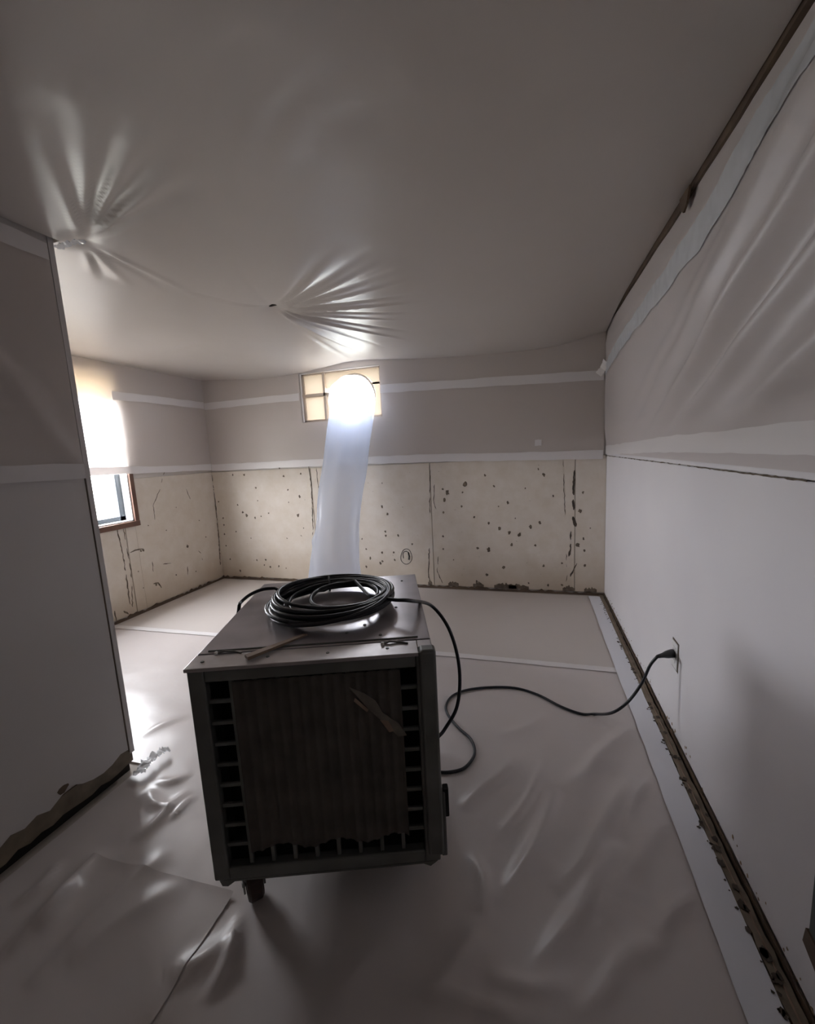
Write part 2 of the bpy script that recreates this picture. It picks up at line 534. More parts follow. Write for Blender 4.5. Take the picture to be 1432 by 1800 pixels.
sx0, sx1 = Xw - 0.105, Xw - 0.065
sash = at_w1(MB().box(sx0, sx1, SWY1 - 0.062, SWY1 - 0.012, SWZ0 + .012, SWZ1 - .012)
             .box(sx0, sx1, SWY0 + 0.012, SWY0 + 0.062, SWZ0 + .012, SWZ1 - .012)
             .box(sx0, sx1, SWY0, SWY1, SWZ0 + .012, SWZ0 + 0.05).box(sx0, sx1, SWY0, SWY1, SWZ1 - 0.06, SWZ1 - .012)
             .box(sx0, sx1, SWY0, SWY1, 1.44, 1.49), 'sash', SASHG, bevel=0.003)
GLASS = mat_film('window_glass', (0.9, 0.95, 0.97), 0.05, 0.93, 0.0, 0.5)
for za, zb in ((SWZ0 + .05, 1.44), (1.49, SWZ1 - .06)):
    at_w1(MB().box(sx0 + 0.018, sx0 + 0.022, SWY0 + .062, SWY1 - .062, za, zb), 'pane', GLASS)
# cream blind pulled part way down inside the reveal
bl = empty('roller_blind', (XL - 0.03, 2.30, 1.87))
tag(bl, 'cream roller blind drawn over the top of the tall side window', 'blind')
mbb = MB()
mbb.box(-0.004, 0.0, SWY0 + 0.02 - 2.30, SWY1 - 0.02 - 2.30, 0.012, 0.225)
mbb.build('blind_cloth', BLIND, bl)
MB().cyl((-0.012, SWY0 + 0.016 - 2.30, 0.222), (0, 1, 0), 0.018, SWY1 - SWY0 - 0.032).build('roller_tube', VINYL, bl, smooth=False)
MB().box(-0.008, 0.004, SWY0 + 0.02 - 2.30, SWY1 - 0.02 - 2.30, 0.0, 0.014).build('bottom_bar', VINYL, bl)

# ------------------------------------------------------------------ small high window in the far wall, with the duct hole
HX, HZ, HR = -1.628, 1.870, 0.205
w2 = empty('window_2', (BWX0, YB, BWZ0)); w2['kind'] = 'structure'
def at_w2(mb, name, mat, parent=w2, **k):
    o = mb.build(name, mat, parent, **k)
    o.matrix_parent_inverse = Matrix.Translation(-Vector((BWX0, YB, BWZ0)))
    return o
fy0, fy1 = Yw + 0.03, Yw + 0.07
at_w2(MB().box(BWX0, BWX0 + 0.02, fy0, fy1, BWZ0, BWZ1), 'frame_side', CARD)
at_w2(MB().box(BWX1 - 0.02, BWX1, fy0, fy1, BWZ0, BWZ1), 'frame_side', CARD)
at_w2(MB().box(BWX0, BWX1, fy0, fy1, BWZ0, BWZ0 + 0.025), 'frame_bottom', CARD)
at_w2(MB().box(BWX0, BWX1, fy0, fy1, BWZ1 - 0.012, BWZ1), 'frame_top', CARD)
def holed(x0, x1, z0, z1, n=40):
    """rectangle cut away where the round duct passes"""
    X, Z = np.meshgrid(np.linspace(x0, x1, n), np.linspace(z0, z1, n), indexing='ij')
    keep = (np.hypot(X - HX, Z - HZ) > HR * 1.02)
    return X, Z, keep
panes = [(BWX0 + 0.02, -1.965, 1.930, BWZ1 - .012), (BWX0 + 0.02, -1.950, BWZ0 + .03, 1.905), (-1.950, BWX1 - 0.02, 1.985, BWZ1 - .012),
         (-1.925, -1.74, BWZ0 + .03, 1.90), (-1.47, BWX1 - 0.02, BWZ0 + .03, 1.975)]
for (x0, x1, z0, z1) in panes:
    X, Z, keep = holed(x0 - .016, x1 + .016, z0 - .016, z1 + .012, 60)
    o = grid_obj('pane', X, 0 * X + (fy0 + fy1) / 2, Z, CREAM, w2, keep)
    o.matrix_parent_inverse = Matrix.Translation(-Vector((BWX0, YB, BWZ0)))
at_w2(MB().box(-1.955, -1.932, fy0 - .006, fy1, BWZ0, BWZ1), 'mullion', CARD)
at_w2(MB().box(BWX0, -1.83, fy0 - .006, fy1, 1.902, 1.932), 'transom', CARD)
# collar the duct is tied to
cp = [(HX + HR * math.cos(t), YB + 0.045, HZ + HR * math.sin(t)) for t in np.linspace(0, 2 * math.pi, 48, endpoint=False)]
at_w2(MB().tube(cp, 0.012, 8, closed=True), 'duct_collar', CARD, smooth=True)

# ------------------------------------------------------------------ mold, marks and writing on the boards
def blob_on(mb, c, r, fn, g, th=0.0016, el=1.0):
    n = 9
    a0 = g.uniform(0, 6.28)
    ol = []
    for k in range(n):
        w = 2 * math.pi * k / n + a0
        q = r * g.uniform(0.55, 1.25)
        ol.append((c[0] + q * math.cos(w), c[1] + q * math.sin(w) * el))
    mb.prism(ol, 0, th, fn)
def ribbon_on(mb, pts, wid, fn, g, th=0.0014, gap=0.0):
    P = [np.array(p, float) for p in pts]
    fine = []
    for a, b in zip(P[:-1], P[1:]):
        m = max(2, int(np.linalg.norm(b - a) / 0.018))
        for k in range(m): fine.append(a + (b - a) * k / m + np.array([g.uniform(-1, 1), g.uniform(-.4, .4)]) * 0.0035)
    fine.append(P[-1])
    run = []
    def flush():
        if len(run) < 2: return
        l, r = [], []
        for i, q in enumerate(run):
            d = run[min(i + 1, len(run) - 1)] - run[max(i - 1, 0)]
            d = d / (np.linalg.norm(d) + 1e-9)
            nn = np.array([-d[1], d[0]])
            w = wid * g.uniform(0.35, 1.15) * (0.4 if i in (0, len(run) - 1) else 1)
            l.append(q + nn * w); r.append(q - nn * w)
        mb.prism([tuple(x) for x in l + r[::-1]], 0, th, fn)
    for q in fine:
        if g.random() < gap:
            flush(); run = []
        else:
            run.append(q)
    flush()

fb = lambda a, b, d: (a, YB - d, b)
def bk(x, y, crop):
    ox, k = (340, 420 / 1432.0) if crop == 3 else (700, 420 / 1432.0)
    p = cast(ox + x * k, 600 + y * k, 1, YB)
    return (p[0], p[2])
g = random.Random(31)
sp3 = [(235,800,5),(303,800,6),(373,878,5),(540,808,5),(643,793,5),(565,890,4),(635,930,6),(627,1042,8),(515,760,4),(265,980,4),(295,1025,7),(318,1043,8),(370,1058,5),(405,1048,4),(450,1030,4),(178,1060,5),(182,1100,5),(185,1155,5),(255,1140,4),(385,955,3),(570,965,3),(645,1165,3),(380,1312,5),(432,1308,5),(425,1340,4),(460,1352,5),(512,1348,5),(555,1360,3),(280,1375,6),(195,1225,4),(220,1305,4),(1130,990,6),(1163,1035,6),(1150,1140,5),(1152,1165,5),(1227,1165,6),(1010,1185,4),(1035,1245,4),(1060,1300,6),(1035,1350,6),(1130,1265,5),(1120,1330,6),(1133,1318,5),(1200,1265,5),(1205,1310,5),(1310,1215,4),(1130,850,3),(660,1120,3),(560,1180,3),(345,1180,3),(150,960,4),(120,890,3)]
sp4 = [(400,853,11),(293,907,10),(265,885,5),(275,950,7),(270,1025,5),(385,905,4),(380,990,5),(518,803,5),(573,868,5),(453,1053,5),(540,1090,6),(605,1122,7),(665,1148,7),(725,1158,8),(790,1112,7),(847,1088,6),(655,968,6),(928,927,5),(872,800,7),(838,765,4),(475,1240,6),(540,1248,8),(678,1218,6),(820,1222,5),(268,1170,5),(268,1245,4),(1088,1018,7),(1075,1222,8),(1115,1255,5),(1108,1182,5),(870,1345,5),(630,1355,7),(530,1400,6),(1117,1345,5),(470,1440,6),(895,1460,5),(980,1460,5),(780,1450,4),(1105,905,5),(700,1060,3),(760,880,3),(600,990,3),(980,1330,4),(1150,1120,3),(330,1310,3)]
mb = MB()
for crop, lst in ((3, sp3), (4, sp4)):
    for (x, y, s) in lst:
        blob_on(mb, bk(x, y, crop), s * 0.0020, fb, g, el=1.25)
for k in range(55):
    x, z = g.uniform(XL + .05, XR - .05), g.uniform(0.04, 1.15) ** 1.3
    blob_on(mb, (x, z), g.uniform(0.001, 0.003), fb, g)
o = mb.build('mold_spots', MOLD, wall_back); o['kind'] = 'stuff'
lines4 = [([(187,740),(190,870),(187,960),(190,1030)], .0035, .06), ([(215,860),(212,970),(235,1030)], .0035, .05), ([(185,1240),(180,1400),(190,1440)], .0045, .03),
          ([(240,1290),(232,1380),(265,1450)], .0038, .05), ([(988,710),(993,900),(1000,1040)], .0028, .08), ([(1057,715),(1052,830),(1047,960),(1050,1010)], .009, .22),
          ([(1045,1050),(1062,1110)], .016, .0), ([(1035,1140),(1030,1250),(1020,1290)], .008, .05), ([(1070,1330),(1040,1385),(1030,1410)], .007, .05), ([(1005,1250),(1010,1400),(1000,1480)], .003, .1)]
lines3 = [([(690,745),(705,850),(712,1000),(715,1080),(716,1130)], .006, .0), ([(735,750),(745,850),(755,900),(740,1000)], .0035, .08),
          ([(108,790),(135,1000),(150,1200),(178,1400)], .006, .12), ([(716,1130),(712,1250),(708,1380)], .003, .2)]
for crop, lst in ((3, lines3), (4, lines4)):
    for pts, w, gap in lst:
        mb = MB()
        ribbon_on(mb, [bk(x, y, crop) for x, y in pts], w, fb, g, gap=gap)
        mb.build('seam_stain', MOLD_D, wall_back)
# soft brown glue smears above the floor
for (x, y, w) in [(480,1465,.05),(640,1440,.10),(720,1450,.09),(1020,1465,.05),(1150,1475,.05),(190,1425,.02),(330,1440,.05)]:
    c = bk(x, y + 15, 4)
    mb = MB(); ol = []
    for k in range(14):
        t = k / 13
        ol.append((c[0] - w + 2 * w * t, 0.045 + g.uniform(0, 0.035) * math.sin(math.pi * t) + 0.01))
    mb.prism(ol + [(c[0] + w, 0.028), (c[0] - w, 0.028)], 0, 0.0013, fb)
    mb.build('glue_smear', MOLD, wall_back)
# ringed hand-drawn mark
mk = MB()
def ink(pts, w):
    mk.tube([fb(*bk(x, y, 3), 0.001) for x, y in pts], w, 6)
ink([(1275 + 33 * math.cos(t) * (1 + .06 * math.sin(3 * t)), 1290 + 46 * math.sin(t)) for t in np.linspace(0.3, 6.9, 40)], 0.0026)
ink([(1258, 1300), (1254, 1275), (1260, 1262), (1275, 1258), (1287, 1264), (1291, 1285), (1288, 1308)], 0.0036)
ink([(1287, 1266), (1292, 1288), (1290, 1308)], 0.0075)
mk.build('marker_scribble', INK, wall_back)
# window wall
fl = lambda a, b, d: (XL + d, a, b)
def lk(x, y):
    p = cast(90 + x * 410 / 1419.0, 600 + y * 410 / 1419.0, 0, XL)
    return (p[1], p[2])
for pts, w, gap in [([(400,1140),(430,1270),(455,1420),(480,1600)], .0055, .04), ([(440,1140),(460,1260),(485,1400),(495,1640)], .0045, .10), ([(660,900),(620,1000),(630,1085)], .003, .12),
                    ([(620,1475),(650,1470),(670,1500)], .008, 0), ([(680,1355),(730,1350)], .004, 0), ([(830,1370),(830,1420)], .004, .1), ([(480,1285),(510,1270),(560,1262)], .006, .1),
                    ([(880,1260),(910,1290),(920,1330)], .0035, .15), ([(615,1340),(620,1400)], .003, 0), ([(690,790),(670,860)], .003, .1), ([(820,900),(845,960)], .003, .1),
                    ([(985,800),(995,960),(1015,1150),(1030,1380)], .008, .1), ([(385,1640),(395,1700)], .006, 0), ([(440,1640),(470,1660)], .008, 0)]:
    mb = MB(); ribbon_on(mb, [lk(x, y) for x, y in pts], w, fl, g, gap=gap)
    mb.build('seam_stain', MOLD, wall_left)
mb = MB()
for (x, y, s) in [(828,1247,9),(560,1270,7),(545,1275,5),(640,1480,7),(700,1150,3),(760,1010,3),(590,1120,3),(880,1400,4),(560,1500,3),(940,1190,4),(900,1090,3),(760,1420,4),(530,1400,3)]:
    blob_on(mb, lk(x, y), s * 0.0019, fl, g)
o = mb.build('mold_spots', MOLD, wall_left); o['kind'] = 'stuff'
# right wall: joint dirt and a brownish tide above the tack strip
frt = lambda a, b, d: (XR - d, a, b)
mb = MB()
ribbon_on(mb, [(YB - 0.02, 1.2015), (3.0, 1.2015), (2.0, 1.202), (1.6, 1.201), (0.9, 1.202)], 0.0028, frt, g, gap=0.10, th=0.0008)
mb.build('seam_stain', MOLD, wall_right)
mb = MB()
for k in range(70):
    y = g.uniform(0.7, 3.6)
    blob_on(mb, (y, g.uniform(0.03, 0.075)), g.uniform(0.002, 0.007), frt, g, th=0.0008)
o = mb.build('mold_spots', ADH, wall_right); o['kind'] = 'stuff'


# ------------------------------------------------------------------ plastic sheeting
# ceiling sheet, hung slack and pinned in two places
PA = (XP + 0.065, YP + 0.075)
PB = tuple(cast(480, 543, 2, 2.19)[:2])
def cpt(x, y, z=2.17): return cast(x, y, 2, z)[:2]
X, Y = np.meshgrid(np.arange(XL + 0.004, XR - 0.022, 0.0135), np.arange(YN + 0.01, YB - 0.006, 0.0135), indexing='ij')
zb = np.interp(X, [-3.37, -2.88, -2.48, -1.96, -1.6, -1.05, -0.48, 0.08, 0.40, 0.60], [2.182, 2.138, 2.115, 2.145, 2.195, 2.139, 2.106, 2.092, 2.125, 2.20])
zs = 0
for sh in (-0.18, -0.09, 0, 0.09, 0.18):
    zs = zs + np.interp(X + sh, [-3.37, -2.88, -2.48, -1.96, -1.6, -1.05, -0.48, 0.08, 0.40, 0.60], [2.182, 2.138, 2.115, 2.145, 2.195, 2.139, 2.106, 2.092, 2.125, 2.20])
zb = zs / 5
base = 2.165 + 0.012 * waves(3, 8, 0.8, 2.4)(X, Y)
def lerp(a, b, w): return a + (b - a) * w
Zc = base
Zc = lerp(Zc, 2.17, np.exp(-((X - XL) / 0.30) ** 1.5))
Zc = lerp(Zc, 2.235, np.exp(-(np.abs(XR - X) / 0.28) ** 1.5))
Zc = lerp(Zc, zb, np.exp(-(np.abs(YB - Y) / 0.42) ** 1.6))
dpart = np.where(Y < YP, np.abs(X - XP), np.hypot(X - XP, Y - YP))
Zc = lerp(Zc, 2.135, np.exp(-(dpart / 0.22) ** 1.4))
Zc = Zc + 0.05 * np.exp(-(np.hypot(X - PB[0], Y - PB[1]) / 0.10) ** 1.1) + 0.02 * np.exp(-(np.hypot(X - PA[0], Y - PA[1]) / 0.05))
rA = [(*cpt(x, y), 0.85 * a, w) for x, y, a, w in [(120,235,.020,.16),(150,225,-.016,.10),(195,235,.024,.13),(235,255,-.018,.09),(265,275,.024,.12),(285,315,-.014,.09),(300,345,.015,.10),
      (160,470,-.014,.13),(178,480,.016,.10),(215,490,-.016,.10),(280,500,.013,.10),(330,512,-.011,.08),(100,300,-.012,.10)]]
Zc = Zc + fan(X, Y, PA, rA)
rB = [(*cpt(x, y), a, w) for x, y, a, w in [(545,470,.011,.07),(575,462,-.010,.06),(605,465,.016,.06),(635,475,-.014,.05),(655,485,.018,.055),(670,500,-.016,.045),(690,518,.018,.05),(700,530,-.022,.035),
      (690,548,.016,.045),(680,560,-.014,.04),(690,578,.016,.045),(685,590,-.018,.035),(650,600,.014,.045),(620,612,-.012,.04),(600,625,.012,.05),(560,600,-.010,.05),(420,470,.005,.08),(380,530,-.006,.06),(330,510,.006,.05)]]
Zc = Zc + fan(X, Y, PB, rB)
for (x0, y0, x1, y1, a, w) in [(370,270,500,60,.004,.035),(440,300,570,90,.005,.03),(330,200,450,30,.004,.04),(500,350,650,150,.003,.045),(290,625,350,600,.006,.03),
                               (600,240,700,120,.004,.05),(850,300,1010,120,.004,.06),(150,120,260,20,.006,.05)]:
    Zc = Zc + ridge(X, Y, cpt(x0, y0), cpt(x1, y1), a, w)
Zc = Zc + 0.0008 * waves(9, 10, 0.12, 0.35)(X, Y)
Zc = np.minimum(Zc, ZC - 0.012)
keep = ~((X > XP - PT - 0.03) & (X < XP + 0.004) & (Y < YP + 0.002))
cs_o = grid_obj('ceiling_sheet', X, Y, Zc, FILM_C, None, keep)
tag(cs_o, 'milky plastic sheet hung slack across the whole ceiling', 'plastic sheet')
def zceil(x, y):
    i = int(np.argmin(np.abs(X[:, 0] - x))); j = int(np.argmin(np.abs(Y[0] - y)))
    return float(Zc[i, j])
zB = zceil(*PB)
MB().prism([(-0.045, 0.004), (-0.02, 0.010), (0.02, 0.007), (0.045, 0.0), (0.02, -0.006), (-0.025, -0.005)], -0.006, 0.004, lambda a, b, d: (a, b, d)).build('staple', DARK, cs_o)
st = cs_o.children[0]
st.location = (PB[0], PB[1], zB - 0.003); st.rotation_euler = (0, 0, -0.05)
# crumpled tape at the partition head
def crumple(name, pts, wid, mat, seed, label, cat='tape', amp=0.012, nrm=(0, 0, -1), n=40, m=9):
    gg = np.random.default_rng(seed)
    P = np.array(pts, float)
    seg = np.r_[0, np.cumsum(np.linalg.norm(np.diff(P, axis=0), axis=1))]
    t = np.linspace(0, seg[-1], n)
    C = np.stack([np.interp(t, seg, P[:, k]) for k in range(3)], -1)
    T = np.gradient(C, axis=0); T /= np.linalg.norm(T, axis=1)[:, None]
    Nn = np.array(nrm, float)
    W = np.cross(T, Nn); W /= np.linalg.norm(W, axis=1)[:, None]
    ws = np.linspace(-0.5, 0.5, m)
    wob = 1 + 0.18 * np.interp(t, np.linspace(0, seg[-1], 12), gg.uniform(-1, 1, 12))
    Q = C[:, None, :] + W[:, None, :] * (ws[None, :, None] * wid * wob[:, None, None])
    dz = amp * np.interp(np.arange(n * m), np.arange(0, n * m, 3), gg.uniform(0, 1, len(np.arange(0, n * m, 3)))).reshape(n, m)
    Q = Q + Nn * dz[..., None]
    o = grid_obj(name, Q[..., 0], Q[..., 1], Q[..., 2], mat)
    tag(o, label, cat)
    return o
pa = [cast(98, 432, 2, 2.125), cast(122, 424, 2, 2.135), cast(147, 420, 2, 2.14)]
crumple('tape_scrap', pa, 0.03, CRINKLE, 2, 'shiny crumpled tape pinning the ceiling sheet at the partition corner', 'tape', 0.012, (0, 0, -1), 26, 8)

# right wall sheet with slanting folds
def off_right(y, z):
    s = -(y - 1.9) * 0.36 * 0 + (y - 1.925) * 0.34 + (z - 1.31) * 0.93      # across the folds
    l = -(y - 1.925) * 0.93 + (z - 1.31) * 0.34                            # along them, towards the viewer
    near = np.clip((2.9 - y) / 1.5, 0.08, 1)
    belly = np.clip((z - 1.30) / 0.12, 0, 1) * np.clip((2.20 - z) / 0.12, 0, 1)
    f = 0.020 * np.exp(-((s - 0.04 - 0.03 * l) / 0.048) ** 2) - 0.012 * np.exp(-((s - 0.10 - 0.03 * l) / 0.03) ** 2)
    f = f + 0.024 * np.exp(-((s - 0.19 - 0.05 * l) / 0.045) ** 2) + 0.020 * np.exp(-((s + 0.13) / 0.05) ** 2)
    f = f + 0.016 * np.exp(-((s - 0.34 - 0.06 * l) / 0.05) ** 2) + 0.010 * np.exp(-((s - 0.45) / 0.045) ** 2)
    f = f + 0.013 * np.exp(-((s + 0.30) / 0.04) ** 2) + 0.012 * np.exp(-((s + 0.45) / 0.05) ** 2)
    soft = 0.008 * wr(y, z * 1.4)
    return 0.010 + np.clip(belly * (1.7 * f * near + 1.2 * soft * near + 0.014), 0, None)
wr = waves(14, 8, 0.25, 0.8)
Y2, Z2 = np.meshgrid(np.arange(YN + 0.01, YB - 0.012, 0.016), np.arange(1.222, 2.222, 0.0125), indexing='ij')
rs = grid_obj('wall_sheet', XR - off_right(Y2, Z2), Y2, Z2, FILM_R)
tag(rs, 'creased plastic sheet draped over the upper right wall', 'plastic sheet')

# far wall sheet, cut round the duct
wbk = waves(15, 9, 0.25, 0.9)
def off_back(x, z):
    return 0.009 + 0.0045 * (1 + wbk(x, z)) * 0.6 + 0.012 * np.exp(-((x - XL) / 0.05) ** 2) + 0.004 * np.exp(-((x - XR) / 0.06) ** 2)
X3, Z3 = np.meshgrid(np.arange(XL + 0.012, XR - 0.012, 0.016), np.arange(1.222, 2.212, 0.014), indexing='ij')
k3 = (np.hypot(X3 - HX, Z3 - HZ) > HR + 0.01) & ~((X3 > BWX0 - 0.012) & (X3 < BWX1 + 0.004) & (Z3 > BWZ0 - 0.012) & (Z3 < BWZ1 + 0.002))
bs = grid_obj('wall_sheet', X3, YB - off_back(X3, Z3), Z3, FILM_W, None, k3)
tag(bs, 'plastic sheet over the upper far wall around the duct', 'plastic sheet')
# window wall sheet
wlf = waves(16, 9, 0.22, 0.7)
def off_left(y, z): return 0.022 + 0.006 * (1 + wlf(y, z)) * 0.6
Y4, Z4 = np.meshgrid(np.arange(0.25, YB - 0.012, 0.018), np.arange(1.252, 2.20, 0.014), indexing='ij')
ls = grid_obj('wall_sheet', XL + off_left(Y4, Z4), Y4, Z4, FILM_W)
tag(ls, 'plastic sheet over the upper window wall, glowing over the tall window', 'plastic sheet')
# partition sheet
wpt = waves(17, 8, 0.2, 0.7)
def off_part(y, z):
    s = (y - 1.0) * 0.8 + (z - 1.6) * 0.45
    return 0.008 + 0.0045 * (1 + wpt(y, z)) * 0.7 + 0.006 * np.exp(-((s) / 0.035) ** 2) + 0.005 * np.exp(-((s + .16) / 0.04) ** 2)
Y5, Z5 = np.meshgrid(np.arange(YN + 0.01, YP - 0.022, 0.016), np.arange(1.29, 2.125, 0.014), indexing='ij')
ps = grid_obj('wall_sheet', XP + off_part(Y5, Z5), Y5, Z5, FILM_W)
tag(ps, 'dim plastic sheet on the upper part of the near left partition', 'plastic sheet')

# floor sheets
def fpt(x, y): return cast(x, y, 2, 0.0)[:2]
MX, MY, MA, MW, MH, MD, MZ = -0.857, 0.782, 0.339, 0.637, 0.634, 0.70, 0.151
def fz_near(X, Y):
    Z = 0.006 + 0 * X
    lst = [(880,1600,985,1390,.020,.030),(985,1390,1130,1275,.014,.035),(975,1570,1120,1370,.018,.032),(930,1720,1090,1490,.020,.036),(1050,1620,1180,1440,.013,.04),(815,1430,900,1335,.014,.025),
           (860,1640,835,1500,.014,.03),(1010,1400,1080,1300,.010,.03),(0,1690,190,1500,.022,.035),(40,1740,300,1500,.016,.04),(120,1690,330,1560,.014,.05),(235,1480,335,1395,.014,.02),
           (365,1770,432,1600,.020,.016),(300,1740,415,1640,.016,.04),(290,1445,345,1405,.010,.015),(150,1560,60,1640,.012,.03),(255,1395,300,1430,.016,.02),(270,1380,330,1370,.012,.02),
           (560,1780,720,1640,.010,.05),(760,1780,840,1620,.014,.04),(1120,1700,1230,1560,.012,.03),(1000,1790,1150,1660,.014,.03),(240,1300,330,1260,.006,.03),(880,1480,960,1340,.012,.02),(700,1760,980,1790,.012,.03),(850,1730,1010,1740,.014,.03),
           (1090,1480,1150,1350,.010,.02),(880,1300,960,1260,.006,.03),(30,1600,110,1520,.016,.02)]
    for (x0, y0, x1, y1, a, w) in lst:
        Z = Z + ridge(X, Y, fpt(x0, y0), fpt(x1, y1), 1.35 * a, 0.85 * w, 0.6)
    Z = Z + 0.0035 * (1 + waves(23, 10, 0.12, 0.45)(X, Y)) * 0.6
    # pressed flat under the casters
    c, s = math.cos(MA), math.sin(MA)
    for a in (0.075, MW - 0.075):
        for b in (0.075, MD - 0.075):
            wx, wy = MX + a * c - b * s, MY + a * s + b * c
            Z = lerp(Z, 0.006, np.exp(-(np.hypot(X - wx, Y - wy) / 0.07) ** 3))
    Z = lerp(Z, 0.006, np.exp(-((X - (XR - 0.12)) / 0.05) ** 2))
    Z = lerp(Z, 0.006, np.clip((Y - 2.2) / 0.2, 0, 1))
    return Z
X6, Y6 = np.meshgrid(np.arange(XL + 0.02, XR - 0.075, 0.0135), np.arange(YN + 0.02, 2.46, 0.0135), indexing='ij')
Z6 = fz_near(X6, Y6)
k6 = ~((X6 < XP + 0.016) & (Y6 < YP + 0.012))
fs = grid_obj('floor_sheet', X6, Y6, Z6, FILM_F2, None, k6)
tag(fs, 'wrinkled plastic sheet covering the near floor under the machine', 'plastic sheet')
def zfloor(x, y):
    i = int(np.argmin(np.abs(X6[:, 0] - x))); j = int(np.argmin(np.abs(Y6[0] - y)))
    return float(Z6[i, j])
X7, Y7 = np.meshgrid(np.arange(XL + 0.02, XR - 0.075, 0.02), np.arange(2.43, YB - 0.02, 0.02), indexing='ij')
Z7 = 0.0030 + 0.0012 * (1 + waves(24, 8, 0.3, 1.0)(X7, Y7)) * 0.5
fs2 = grid_obj('floor_sheet', X7, Y7, Z7, FILM_F)
tag(fs2, 'smooth plastic sheet on the floor in front of the far wall', 'plastic sheet')
# overlapping second piece in the left foreground
q0, q1 = np.array(fpt(178, 1514)), np.array(fpt(402, 1572))
d = (q1 - q0) / np.linalg.norm(q1 - q0); nrm = np.array([d[1], -d[0]])
A8, B8 = np.meshgrid(np.linspace(-0.03, np.linalg.norm(q1 - q0) + 0.02, 60), np.linspace(0.0, 0.55, 50), indexing='ij')
X8 = q0[0] + d[0] * A8 + nrm[0] * B8; Y8 = q0[1] + d[1] * A8 + nrm[1] * B8
Z8 = fz_near(X8, Y8) + 0.0035 + 0.006 * np.exp(-B8 / 0.02)
ov = grid_obj('floor_sheet', X8, Y8, Z8, FILM_F2, None, (X8 > XP + 0.02))
tag(ov, 'loose overlapping piece of plastic on the floor at the front left of the machine', 'plastic sheet')

# ------------------------------------------------------------------ tape
def tape(fn, pts, wid, label, mat=TAPE, seed=1, step=0.02, wob=0.10, name='tape_strip', m=6, amp=0.0012):
    """strip laid along pts (u,v) on the surface fn(u,v,lift)"""
    gg = np.random.default_rng(seed)
    P = np.array(pts, float)
    seg = np.r_[0, np.cumsum(np.hypot(*np.diff(P, axis=0).T))]
    n = max(8, int(seg[-1] / step))
    t = np.linspace(0, seg[-1], n)
    u = np.interp(t, seg, P[:, 0]); v = np.interp(t, seg, P[:, 1])
    du, dv = np.gradient(u), np.gradient(v)
    L = np.hypot(du, dv); du, dv = du / L, dv / L
    W = np.interp(t, seg, wid) if hasattr(wid, '__len__') else np.full(n, wid)
    kk = np.linspace(0, seg[-1], max(6, int(seg[-1] / 0.09)))
    e0 = 1 + wob * np.interp(t, kk, gg.uniform(-1, 1, len(kk)))
    e1 = 1 + wob * np.interp(t, kk, gg.uniform(-1, 1, len(kk)))
    ws = np.linspace(-0.5, 0.5, m)
    U = u[:, None] + -dv[:, None] * ws * W[:, None] * np.where(ws < 0, e0[:, None], e1[:, None])
    V = v[:, None] + du[:, None] * ws * W[:, None] * np.where(ws < 0, e0[:, None], e1[:, None])
    lift = 0.003 + amp * gg.uniform(0, 1, U.shape)
    Xx, Yy, Zz = fn(U, V, lift)
    o = grid_obj(name, Xx, Yy, Zz, mat)
    tag(o, label, 'tape')
    return o
Sback = lambda x, z, l: (x, YB - (off_back(x, z) + l) * np.where(z > 1.222, 1, 1), z)
Sleft = lambda y, z, l: (XL + off_left(y, z) + l, y, z)
Sright = lambda y, z, l: (XR - off_right(y, z) - l, y, z)
Spart = lambda y, z, l: (XP + off_part(y, z) + l, y, z)
tape(Sback, [(XL + .03, 1.905), (-2.60, 1.912), (-2.195, 1.906)], 0.068, 'white tape high on the far wall, left of the duct', seed=1)
tape(Sback, [(-1.340, 1.905), (-0.9, 1.892), (-0.2, 1.868), (0.30, 1.852), (XR - .03, 1.838)], 0.075, 'white tape high on the far wall, right of the duct', seed=2)
tape(Sback, [(XL + .03, 1.252), (-2.2, 1.256), (-1.0, 1.250), (0.0, 1.225), (XR - .03, 1.212)], 0.070, 'long white tape across the middle of the far wall', seed=3)
tape(Sleft, [(YB - .03, 1.912), (3.2, 1.915), (2.70, 1.905)], 0.066, 'white tape high on the window wall', seed=4)
tape(Sleft, [(YB - .03, 1.262), (3.2, 1.268), (2.60, 1.285), (1.2, 1.29)], 0.062, 'white tape at mid height of the window wall, under the plastic', seed=5)
tape(Sright, [(YB - .03, 1.885), (3.0, 1.965), (2.3, 1.985), (1.8, 2.020), (1.45, 2.075), (1.2, 2.10), (0.4, 2.12)], [0.09, 0.10, 0.10, 0.115, 0.125, 0.135, 0.13], 'wide shiny tape slanting up along the top of the right wall sheet', mat=TAPE_S, seed=6, amp=0.004, wob=0.16)
tape(Sright, [(YB - .03, 1.245), (2.6, 1.275), (1.93, 1.290), (1.2, 1.295), (0.2, 1.30)], [0.07, 0.07, 0.068, 0.075, 0.075], 'pale tape along the bottom of the right wall sheet', seed=7)
tape(Spart, [(YP - .03, 1.302), (0.9, 1.305), (0.2, 1.305)], 0.058, 'dim tape along the bottom of the partition sheet', seed=8)
tape(Spart, [(YP - .03, 2.085), (0.9, 2.085), (0.2, 2.09)], 0.06, 'dim tape along the top of the partition sheet', seed=12)
Sfl = lambda x, y, l: (x, y, np.interp(y, [2.2, 2.4, 2.46], [0.010, 0.0075, 0.0065]) + l)
tape(Sfl, [(XL + .03, 2.40), (-2.3, 2.425), (-0.5, 2.455), (XR - .13, 2.452)], 0.055, 'white tape crossing the floor from wall to wall', seed=9, wob=0.08)
Sft = lambda x, y, l: (x, y, 0.0125 + l * 0.5 + 0 * x)
